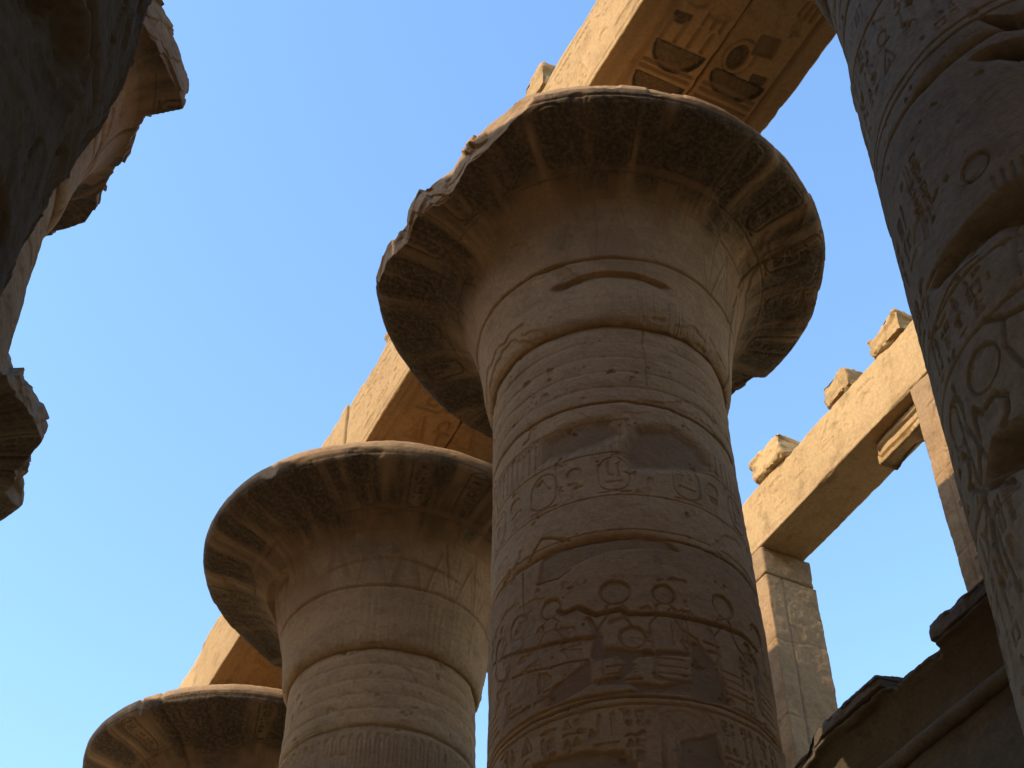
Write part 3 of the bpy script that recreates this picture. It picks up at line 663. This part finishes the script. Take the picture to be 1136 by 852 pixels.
# ------------------------------------------------------------------ architraves
ZS, ZT = 19.0, 20.69
def carve_side(l0, l1, z0, z1, seed, dp=.022, wd=.03):
    cv = Canvas(l0, l1, z0, z1, .012); rs = np.random.RandomState(seed)
    cv.stroke([(l0, z0+.12), (l1, z0+.12)], .025, dp); cv.stroke([(l0, z1-.14), (l1, z1-.14)], .025, dp)
    u = l0+.1
    while u < l1-.5:
        W = .42+.2*rs.rand(); text_column(cv, u, u+W, z1-.2, z0+.16, rs, wd, dp); u += W+.04
        if rs.rand() < .3: cv.stroke([(u-.02, z0+.14), (u-.02, z1-.16)], .02, dp*.8)
    return cv

def soffit_DA(side):
    """carving under the beam pair between the near and the central column, reading along -y"""
    cv = Canvas(-1.3, 1.3, -7.3, 0.2, .009); pt = Canvas(-1.3, 1.3, -7.3, .2, .009); rd = Canvas(-1.3, 1.3, -7.3, .2, .009)
    rs = np.random.RandomState(30+side)
    if side < 0:
        a, b = -.80, -.09
        cv.stroke([(-.91, -7.2), (-.91, .1)], .05, .035); rd.stroke([(-.86, -7.2), (-.86, .1)], .07, .8)
        rd.stroke([(-1.1, -7.2), (-1.1, .1)], .12, .5)
        # baskets, strips and strokes
        for y0 in (-3.12, -2.59):
            s_ = [(a, y0), (b, y0)]+arc((a+b)/2, y0, (b-a)/2, .36, 0, 180, 16)[1:-1]
            cv.fill(s_, .05, .02, .1); pt.fill(s_, .8, .012, 0); pt.stroke(s_+s_[:1], .05, 1.2)
        for y0 in (-2.80, -2.70, -2.06, -1.95):
            cv.stroke([(a, y0), (b, y0)], .06, .045); rd.stroke([(a, y0), (b, y0)], .07, 1)
        for i in range(4):
            for yb in (-3.42, -3.25):
                x = a+.02+i*.2; cv.stroke([(x, yb-.12+.06), (x, yb+.06)], .055, .04); rd.stroke([(x, yb-.06), (x, yb+.06)], .07, 1)
        for i in range(3): cv.stroke([(-.38+i*.13, -3.72), (-.38+i*.13, -3.56)], .05, .04); rd.stroke([(-.38+i*.13, -3.72), (-.38+i*.13, -3.56)], .06, 1)
        s_ = arc(-.68, -3.56, .13, .13, -30, 200, 10); cv.fill(s_, .045, .02, .2); pt.fill(s_, .9, .012, 0)
        for c in ((-.62, -3.86), (-.25, -3.8)):
            s_ = arc(c[0], c[1], .17, .13); cv.fill(s_, .04, .02, .3); rd.fill(s_, -.0, .012, 0)
        text_column(cv, a, b, -7.0, -4.1, rs, .05, .045, up=-1)
        text_column(cv, a, b, -1.9, -.1, rs, .05, .045, up=-1)
    else:
        a, b = .10, .86
        cv.stroke([(.95, -7.2), (.95, .1)], .05, .035); rd.stroke([(.99, -7.2), (.99, .1)], .07, .7)
        s_ = [(a+.03, -3.07), (b, -3.07)]+arc((a+b)/2, -3.07, (b-a)/2, .34, 0, 180, 16)[1:-1]
        cv.fill(s_, .05, .02, .1); pt.fill(s_, .75, .012, 0); pt.stroke(s_+s_[:1], .05, 1.2)
        for y0 in (-2.82, -2.72, -2.6, -2.48): cv.stroke([(a, y0), (b, y0)], .05, .045); rd.stroke([(a, y0), (b, y0)], .07, 1)
        s_ = arc(.29, -3.34, .13, .2); cv.fill(s_, .045, .02, .2); pt.fill(s_, .9, .012, 0)
        cv.stroke(arc(.31, -3.36, .2, .28), .03, .035)
        s_ = [(.38, -3.78), (.66, -3.82), (.7, -3.52), (.42, -3.46)]; cv.fill(s_, .05, .02, 0); rd.fill(s_, 1, .012, 0); pt.fill(s_, .7, .012, 0)
        s_ = arc(.72, -3.18, .12, .13, -30, 200, 10); cv.fill(s_, .045, .02, .2); pt.fill(s_, .8, .012, 0)
        sign(cv, 'owl', (.6, -3.9), (.26, 0), (0, -.3), .04, .04); sign(cv, 'three', (.62, -4.2), (.25, 0), (0, -.25), .05, .04)
        text_column(cv, a, b, -7.0, -4.3, rs, .05, .045, up=-1)
        text_column(cv, a, b, -2.4, -.1, rs, .05, .045, up=-1)
    return cv, pt, rd

def soffit_AB(side, y0, y1, seed):
    cv = Canvas(-1.3, 1.3, y0, y1, .011); pt = Canvas(-1.3, 1.3, y0, y1, .011); rd = None
    rs = np.random.RandomState(seed)
    if side < 0:
        cv.stroke([(-.97, y0), (-.97, y1)], .06, .045); cv.stroke([(-1.12, y0), (-1.12, y1)], .03, .03)
        if y0 < 5 < y1:
            cv.stroke([(-.72, 5.14), (-.42, 5.14), (-.6, 4.58), (-.72, 5.14)], .05, .05); cv.stroke([(-.6, 5.1), (-.59, 4.9), (-.52, 5.1)], .045, .05)
            cv.stroke(arc(-.21, 4.68, .085, .13), .05, .05); cv.stroke([(-.2, 4.82), (-.17, 5.14)], .05, .05); cv.stroke([(-.32, 4.83), (-.08, 4.82)], .05, .05)
            cv.stroke([(-.8, 4.42), (-.45, 4.42), (-.4, 4.3), (-.3, 4.34)], .05, .05); cv.stroke(arc(-.62, 4.22, .09, .09), .045, .05)
            for k in range(3): cv.stroke([(-.8, 5.4+k*.13), (-.1, 5.4+k*.13)], .05, .05)
            text_column(cv, -.85, -.08, y0+.1, 4.1, rs, .05, .045, up=-1); text_column(cv, -.85, -.08, 5.85, y1-.1, rs, .05, .045, up=-1)
        else: text_column(cv, -.85, -.08, y0+.1, y1-.1, rs, .05, .045, up=-1)
    else:
        cv.stroke([(.97, y0), (.97, y1)], .06, .045)
        if y0 < 5 < y1: cv.stroke([(.08, 5.0), (.4, 5.0), (.2, 4.4), (.08, 5.0)], .05, .05)
        text_column(cv, .1, .85, y0+.1, 4.2 if y0 < 5 < y1 else y1-.1, rs, .05, .045, up=-1)
    return cv, pt, rd

def beam(label, side, xc, y0, y1, seed, fine=None, soff=None, face=None, group='architrave beams over the nave columns', dx=0.0, mat=BEAM, dzt=0):
    xa, xb = (-1.255, -.008) if side < 0 else (.008, 1.255)
    xa -= dx if side < 0 else 0
    sides = (.12,)*4 if fine is None else (fine, .1, .12, fine) if side < 0 else (fine, fine*2, .12, .1)
    def hf(sid, A, B, L, endw):
        h = np.zeros(A.shape); mk = np.zeros(A.shape+(3,), np.float32)
        if soff is not None:
            cv, pt, rd = soff; q = (sid == 0) & ~endw
            wr = sst(-.5, 0., fbm(np.stack([A, B, L], -1), 1.2, 4, seed))
            h = np.where(q, cv.sample(A, L)*(.5+.5*wr), h)
            if pt is not None: mk[..., 1] = np.where(q, pt.sample(A, L), 0)
            if rd is not None: mk[..., 2] = np.where(q, rd.sample(A, L), 0)
        if face is not None:
            q = (sid == 3) & ~endw; h = np.where(q, face.sample(L, B), h)
        return h, mk
    o = stone_box('architrave_beam', mat, (xa, xb, ZS, ZT+dzt, y0+.006, y1-.006), step=.12, sides=sides, lstep=fine or .15, seed=seed, amp=.014, chip=.045, cr=.018, hf=hf, loc=(xc, 0, 0))
    return tag(o, label, 'beam', group)

# near row (right of the nave)
beam('nave side roof beam with sunlit carved face resting on the central and nearest right columns', -1, 0, -SP, .02, 1, .018, soffit_DA(-1), carve_side(-SP, 0, ZS, ZT, 41))
beam('aisle side roof beam over the central column, dark basket and square block carved underneath', 1, 0, -SP, -.03, 2, .018, soffit_DA(1))
beam('nave side roof beam with triangle and ankh cut underneath, left of the central capital', -1, 0, .02, 6.5, 3, .02, soffit_AB(-1, .1, 6.4, 51), carve_side(0, 6.5, ZS, ZT, 42))
beam('aisle side beam half hidden behind the central capital beside the ankh', 1, 0, -.03, 6.6, 4, .03, soffit_AB(1, .1, 6.4, 52))
beam('distant nave side roof beam between the two farther capitals', -1, 0, 6.5, 14.4, 5, .04, soffit_AB(-1, 6.6, 14.3, 53), carve_side(6.5, 14.4, ZS, ZT, 43), dx=.045, dzt=.03)
beam('distant aisle side roof beam mostly hidden above the second farther capital', 1, 0, 6.6, 14.4, 6, .05, soffit_AB(1, 6.7, 14.3, 54))
beam('roof beam on the nave side running on past the farthest column', -1, 0, 14.4, 21.6, 7)
beam('roof beam on the nave side behind the camera in the right row', -1, 0, -2*SP, -SP, 8)
beam('roof beam on the aisle side behind the camera in the right row', 1, 0, -2*SP, -SP, 9)
# opposite row (left of the nave)
XL = -8.85
for k, (a, b) in enumerate(((-2*SP, -SP), (-SP, 0), (0, SP), (SP, 2*SP), (2*SP, 3*SP))):
    nm = ('behind the camera', 'over the nearest left column', 'over the torn left capital', 'over the notched left capital', 'at the far end of the left row')[k]
    beam('outer roof beam of the left row %s' % nm, -1, XL, a, b, 20+k, group='architrave beams of the left row')
    beam('inner roof beam of the left row %s' % nm, 1, XL, a, b, 30+k, group='architrave beams of the left row')

# unseen roof slabs added to shade the nave, and the left clerestory under them
for k in range(9):
    y0 = -15.9+k*4.1
    o = stone_box('shade_roof_slab', BEAM, (-16.3, -8.22, ZT+.004, ZT+1.06, y0+.01, y0+4.09), step=.5, seed=110+k, amp=.03, chip=.05)
    tag(o, 'unseen roof slab added across the left aisle for its shade, %s from the near end' % ('first','second','third','fourth','fifth','sixth','seventh','eighth','ninth')[k], 'roof slab', 'unseen roof slabs added over the left aisle')
for k in range(5):
    y0 = -14.9+k*SP
    o = stone_box('clerestory_pier', BEAM, (-16.2, -15.2, y0, y0+2.8, 14.3, 19.405), step=.4, axis='z', seed=120+k); tag(o, 'left clerestory pier number %d from the near end' % (k+1), 'pier', 'piers of the left clerestory')
    o = stone_box('clerestory_lintel', BEAM, (-16.2, -15.2, 19.412, ZT, y0+1.4, y0+1.4+SP-.01), step=.3, seed=130+k); tag(o, 'left clerestory lintel number %d from the near end' % (k+1), 'lintel', 'lintels of the left clerestory')
    t = thing('unseen_window_grille', 'unseen left clerestory grille, bars spaced for the sunlight, number %d from the near end' % (k+1), 'window grille', (0, 0, 0), 'unseen stone grilles of the left clerestory')
    for j in (range(9) if k in (0, 1) else range(0, 9, 4)):  # near bays closed to block the sun, far bays opened to let it in
        stone_box('grille_bar', BEAM, (-15.9, -15.5, y0+2.81+j*.49, y0+2.81+j*.49+.45, 14.302, 19.405), step=.4, axis='z', seed=j, parent=t, amp=.01)
o = stone_box('aisle_architrave', GREY, (-16.4, -15.0, 11.6, 14.298, -16, 22), step=.6, seed=140); tag(o, 'long stone architrave carrying the left clerestory', 'architrave')

# pylon behind the camera and outer side wall, unseen, added to darken the nave
def pylon():
    def sk(A, B, L):
        t = B/26.0; return A, B, L+np.where(L < -28, 2.2*t, -2.2*t)
    o = stone_box('unseen_block_pylon', BEAM, (-42, 40, 0, 26, -34, -24), step=.8, seed=150, amp=.06, chip=.2, skew=sk)
    tag(o, 'unseen massive sloping pylon added behind the camera to block sky light', 'pylon')
pylon()
o = stone_box('unseen_block_wall', BEAM, (-42, -40, 0, 13, -23.9, 60), step=1.0, seed=151, amp=.06, chip=.2); tag(o, 'unseen side wall added far to the left to block bounced light', 'wall')

# loose stones lying on the near row's beams
def rock(name, label, dims, seed, mat=BEAM, step=.05, amp=.09, chip=.16, skew=None, cat='stone block', group=None):
    o = stone_box(name, mat, dims, step=step, seed=seed, amp=amp*.5, chip=chip*.8, cr=.015, skew=skew, facet=.042)
    return tag(o, label, cat, group)
rock('stone_fragment', 'small brown stone on the roof beam edge just above the central capital', (-1.30, -.75, ZT+.0, ZT+.56, -.92, -.36), 61, amp=.05, chip=.08)
rock('stone_fragment', 'small lump of stone on the roof beam beside the left edge of the central capital', (-1.27, -.9, ZT+.0, ZT+.22, 4.62, 4.95), 62, step=.03, amp=.05, chip=.08)

# ------------------------------------------------------------------ clerestory on the right
XC, XW = 6.364, 7.336
def carve_lintel():
    cv = Canvas(-2, 7.5, 19.4, 20.7, .011); rs = np.random.RandomState(77)
    for u0 in (.95, 1.6, 2.3, 2.75, 3.6, 4.3, 4.75): 
        for q in range(rs.randint(2, 4)): cv.stroke([(u0+q*.16, 19.62+.2*rs.rand()), (u0+q*.16+.02, 20.2+.25*rs.rand())], .026, .022)
        text_column(cv, u0+.05, u0+.5, 20.5, 19.55, rs, .028, .02)
    for k in range(20): cv.stroke([(-2+k*.5, 19.52), (-1.55+k*.5, 19.52)], .02, .012)
    return cv
clc = carve_lintel()
def lintel(label, y0, y1, seed, fine, cv=None):
    def hf(sid, A, B, L, e):
        h = np.zeros(A.shape)
        if cv is not None: h = np.where((sid == 3) & ~e, cv.sample(L, B), h)
        return h, None
    o = stone_box('clerestory_lintel', BEAM, (XC, XW, 19.412, ZT, y0, y1), sides=(fine, .12, .12, fine), lstep=fine, seed=seed, amp=.018, chip=.05, cr=.018, hf=hf)
    return tag(o, label, 'lintel', 'lintels of the clerestory windows')
lintel('sunlit stone lintel over the open clerestory window, three stubs standing on it', -.52, 6.68, 70, .02, clc)
lintel('clerestory lintel hidden behind the nearest right column', -7.74, -.53, 71, .15)
lintel('clerestory lintel hidden behind the central column', 6.69, 13.9, 72, .15)

def pier(label, y0, y1, seed, fine, cv=None, left=False):
    t = thing('clerestory_pier', label, 'pier', (0, 0, 0), 'piers of the clerestory windows')
    zt = 19.408
    def hf(sid, A, B, L, e):      # a = x, b = y, l = z
        h = np.zeros(A.shape)
        if cv is not None: h = np.where((sid == 3) & ~e, cv.sample(B, L), h)
        # sid 0 = low-y jamb : window rebate and uneven courses
        j = (sid == 0) & ~e
        h = np.where(j, h+.025*np.exp(-((A-6.72)/.02)**2), h)
        for zj in (17.42, 15.9): h = h+np.where(~e, .014*np.exp(-((L-zj-.05*np.sin(A*5+B*3))/.014)**2), 0)
        h = np.where((sid == 1) & ~e, h+.14*sst(17.35, 17.45, L)+.06*sst(18.8, 18.85, L)*-1, h)
        j2 = (sid == 2) & ~e       # high-y jamb (toothed edge)
        tooth = .05*(np.floor(L*2.3+seed) % 2)*np.exp(-np.abs(A-XC)/.25)
        h = np.where(j2, h+tooth, h)
        return h, None
    stone_box('pier_shaft', PIER, (XC+.012, XW+.14, y0, y1, 14.3, 18.80 if left else zt), sides=(fine, .1, fine, fine), lstep=fine, seed=seed, amp=.03, chip=.025, cr=.02, axis='z', hf=hf, parent=t)
    if left:
        stone_box('pier_head_block', PIER, (XC+.006, XW+.10, y0+.0, y1, 18.806, zt), sides=(fine, .1, fine, fine), lstep=fine, seed=seed+3, amp=.03, chip=.06, cr=.02, axis='z', parent=t)
    return t
cp = Canvas(-2, .95, 14.5, 19.4, .011); _rs = np.random.RandomState(91)
cp.stroke([(.62, 14.5), (.62, 18.8)], .025, .025); cp.stroke([(.1, 14.5), (.1, 18.8)], .025, .025); cp.stroke([(.1, 18.8), (.62, 18.8)], .025, .025)
cartouche(cp, .17, .55, 17.75, 18.7, _rs, .03, .025); text_column(cp, .15, .58, 17.6, 15.0, _rs, .03, .025)
pier('right pier of the clerestory window, sunlit above and shaded below', -1.9, .906, 80, .02, cp)
pier('left pier of the clerestory window beside the central shaft with only a thin sunlit edge', 5.29, 8.12, 81, .022, None, True)
pier('clerestory pier hidden behind the nearest right column', -9.1, -6.3, 82, .2)
pier('clerestory pier hidden behind the farther columns', 12.5, 15.3, 83, .2)

# remains of the stone window grille under the lintel
def grille():
    def skew(A, B, L):
        return A, B, L
    def hf(sid, A, B, L, e):
        h = np.zeros(A.shape); f = (sid == 3) & ~e
        h = np.where(f, h+.05*sst(19.27, 19.26, B)+.05*sst(19.13, 19.12, B)+.03*np.exp(-((B-19.27)/.012)**2)+.03*np.exp(-((B-19.12)/.012)**2), h)
        rag = .10*np.clip(fbm(np.stack([L, L*0, L*0], -1), 2.5, 4, 3.)+.3, 0, 1)
        h = np.where((sid == 0) & ~e, h+rag+.05*sst(1.5, 1.2, L), h)
        return h, None
    o = stone_box('window_grille_remnant', BEAM, (6.60, 7.0, 18.93, 19.405, .915, 2.2), sides=(.02, .05, .05, .015), lstep=.02, seed=90, amp=.02, chip=.07, cr=.012, hf=hf)
    tag(o, 'ribbed remnant of a stone window grille hanging under the lintel by the right pier', 'window grille')
grille()

def stub_skew(y0, y1, lean):
    def f(A, B, L):
        t = (B-ZT)/.5
        return A-.03+.05*np.clip(1-t, 0, 1)*0+lean*.05*t, B-.10*np.clip((6.45-A)/.2, 0, 1)*np.clip(t, 0, 1)*0, L
    return f
SG = 'broken roof slab stubs on the clerestory'
rock('roof_slab_stub', 'broken roof slab stub nearest the central column on the clerestory lintel', (6.24, 7.2, ZT+.002, ZT+.54, 4.16, 5.1), 65, step=.03, amp=.06, chip=.13, cat='stone block', group=SG)
rock('roof_slab_stub', 'wedge topped roof slab stub standing between two others on the clerestory lintel', (6.29, 7.2, ZT+.002, ZT+.46, 2.13, 2.9), 66, step=.03, amp=.05, chip=.11, cat='stone block', group=SG)
rock('roof_slab_stub', 'broken roof slab stub on the clerestory lintel closest to the dark right column', (6.29, 7.2, ZT+.002, ZT+.48, .66, 1.56), 67, step=.03, amp=.06, chip=.12, cat='stone block', group=SG)

# ------------------------------------------------------------------ aisle cornice and wall under the window
def cornice():
    t = thing('aisle_cornice', 'dark broken cavetto cornice with a round moulding below the clerestory window', 'cornice', (0, 0, 0))
    ys = np.r_[np.arange(-16, -2.5, .15), np.arange(-2.5, 7, .025), np.arange(7, 22, .15)]
    # cavetto block: closed profile (x,z)
    cav = [(6.0, 13.42)]+[(6.02-.42*(1-math.cos(R(a))), 13.42+.72*math.sin(R(a))) for a in range(0, 91, 6)]+[(5.58, 14.2), (7.6, 14.2), (7.6, 13.42)]
    def sweep(name, prof, n, hfun, seed):
        p = np.array(prof+[prof[0]]); s = np.r_[0, np.cumsum(np.hypot(*np.diff(p, axis=0).T))]
        q = np.linspace(0, s[-1], n, endpoint=False); X = np.interp(q, s, p[:, 0]); Z = np.interp(q, s, p[:, 1])
        Xm, Y = np.meshgrid(X, ys); Zm = np.repeat(Z[None], len(ys), 0)
        Xm, Y, Zm = hfun(Xm.copy(), Y, Zm.copy())
        return grid_obj(name, np.stack([Xm, Y, Zm], -1), SHADE_C, t, np.zeros(Xm.shape+(3,), np.float32))
    def brk_cav(X, Y, Z):
        w_ = np.stack([X, Y, Z], -1)
        bite = .16*sst(.95, 1.08, Y)*(1-sst(2.05, 2.22, Y))+.14*sst(3.7, 4.6, Y)+.1*sst(-.4, -.8, Y)
        lim = 5.60+bite+.12*fbm(w_, 2.2, 5, 3.)*(bite > .02)
        X = np.maximum(X, np.where(X < 6.6, lim, X))
        X = X+.03*fbm(w_, 1.6, 4, 1.)+.012*fbm(w_, 7., 3, 2.)
        ribs = .010*fbm(np.stack([Y*7, Z*.5, Y*0], -1), 1.0, 3, 4.)*(X < 6.3)*(Z < 14.1)
        Z = np.where((Z > 14.1), Z-.08*sst(3.5, 4.4, Y)*(X < 6.3)-.1*np.clip(fbm(w_, 2., 4, 6.), 0, 1), Z)
        return X+ribs, Y, Z
    sweep('cavetto', cav, 110, brk_cav, 1)
    fil = [(5.56, 14.205), (5.56, 14.47), (7.3, 14.47), (7.3, 14.205)]
    def brk_fil(X, Y, Z):
        w_ = np.stack([X, Y, Z], -1)
        n_ = fbm(np.stack([Y, Y*0, Y*0], -1), 3.0, 4, 4.)
        gone = np.clip(sst(.98, 1.04, Y+.03*n_)*(1-sst(2.12, 2.2, Y+.04*n_))+sst(3.6, 4.4, Y+.1*n_)*.5, 0, 1)
        lim = 5.56+.62*gone
        X = np.maximum(X, lim)
        X = X+.09*fbm(w_, 1.3, 4, 1.)+.03*fbm(w_, 6., 4, 2.)+.05*np.clip(fbm(w_, 3.5, 4, 12.), 0, 1)
        Z = Z-.16*np.clip(fbm(w_, 1.8, 5, 8.)+.05, 0, 1)*(Z > 14.4)-.03*sst(1.9, 3.2, Y)*(Z > 14.4)
        return X, Y, Z
    sweep('fillet', fil, 150, brk_fil, 2)
    tor = [(5.98+.115*math.cos(R(a)), 13.30+.115*math.sin(R(a))) for a in range(0, 360, 12)]
    def wob(X, Y, Z):
        w_ = np.stack([X, Y, Z], -1); n_ = fbm(w_, 2.5, 4, 2.)
        return X+.02*n_, Y, Z+.015*fbm(w_, 3., 3, 7.)
    sweep('torus_roll', tor, 30, wob, 3)
    return t
cornice()
def aisle_wall():
    def hf(sid, A, B, L, e):
        h = np.zeros(A.shape)
        for k in range(-6, 9): h = h+np.where(~e, .03*np.exp(-((L-(k*2.4+.9+.03*B))/.02)**2), 0)
        return h, None
    o = stone_box('aisle_architrave', SHADE_C, (6.03, 7.5, 11.6, 13.40, -16, 22), sides=(.1, .2, .2, .05), lstep=.06, lrange=(-3, 6, .2), seed=95, amp=.04, chip=.05, hf=hf)
    tag(o, 'plain dark stone architrave under the cornice at the lower right', 'architrave')
aisle_wall()
def aisle_column(y, first=[None]):
    if first[0] is None:
        t = thing('aisle_column', 'smaller closed bud column of the side aisle under the cornice', 'column', (6.75, y, 0), 'bud columns of the side aisle')
        th = np.linspace(0, 2*math.pi, 40, endpoint=False)
        def rev(name, pr):
            pr = np.array(pr); P = np.stack([np.cos(th)[None]*pr[:, :1], np.sin(th)[None]*pr[:, :1], np.repeat(pr[:, 1:], 40, 1)], -1); grid_obj(name, P, GREY, t)
        rev('base', [(.1,0),(1.5,0),(1.55,.2),(1.4,.4),(.1,.4)])
        rev('shaft', [(.1,.4),(1.05,.4),(1.18,1.2),(1.2,2.5),(1.12,6),(1.02,8.4),(.1,8.4)])
        rev('capital', [(.1,8.4),(1.05,8.4),(1.25,8.8),(1.22,9.6),(1.05,10.5),(.95,10.9),(.1,10.9)])
        stone_box('abacus', GREY, (-.95, .95, 10.9, 11.597, -.95, .95), step=.2, parent=t)
        first[0] = t; return t
    src = first[0]; c = src.copy(); COL.objects.link(c); c.location = (6.75, y, 0)
    for ch in src.children:
        d = ch.copy(); COL.objects.link(d); d.parent = c
    return c
for k in range(-4, 6): aisle_column(k*3.61)
for k in range(-2, 3):
    c = aisle_column(k*7.22+3); c.location.x = -15.7; c['label'] = 'smaller closed bud column carrying the left clerestory'; c['group'] = 'bud columns under the left clerestory'
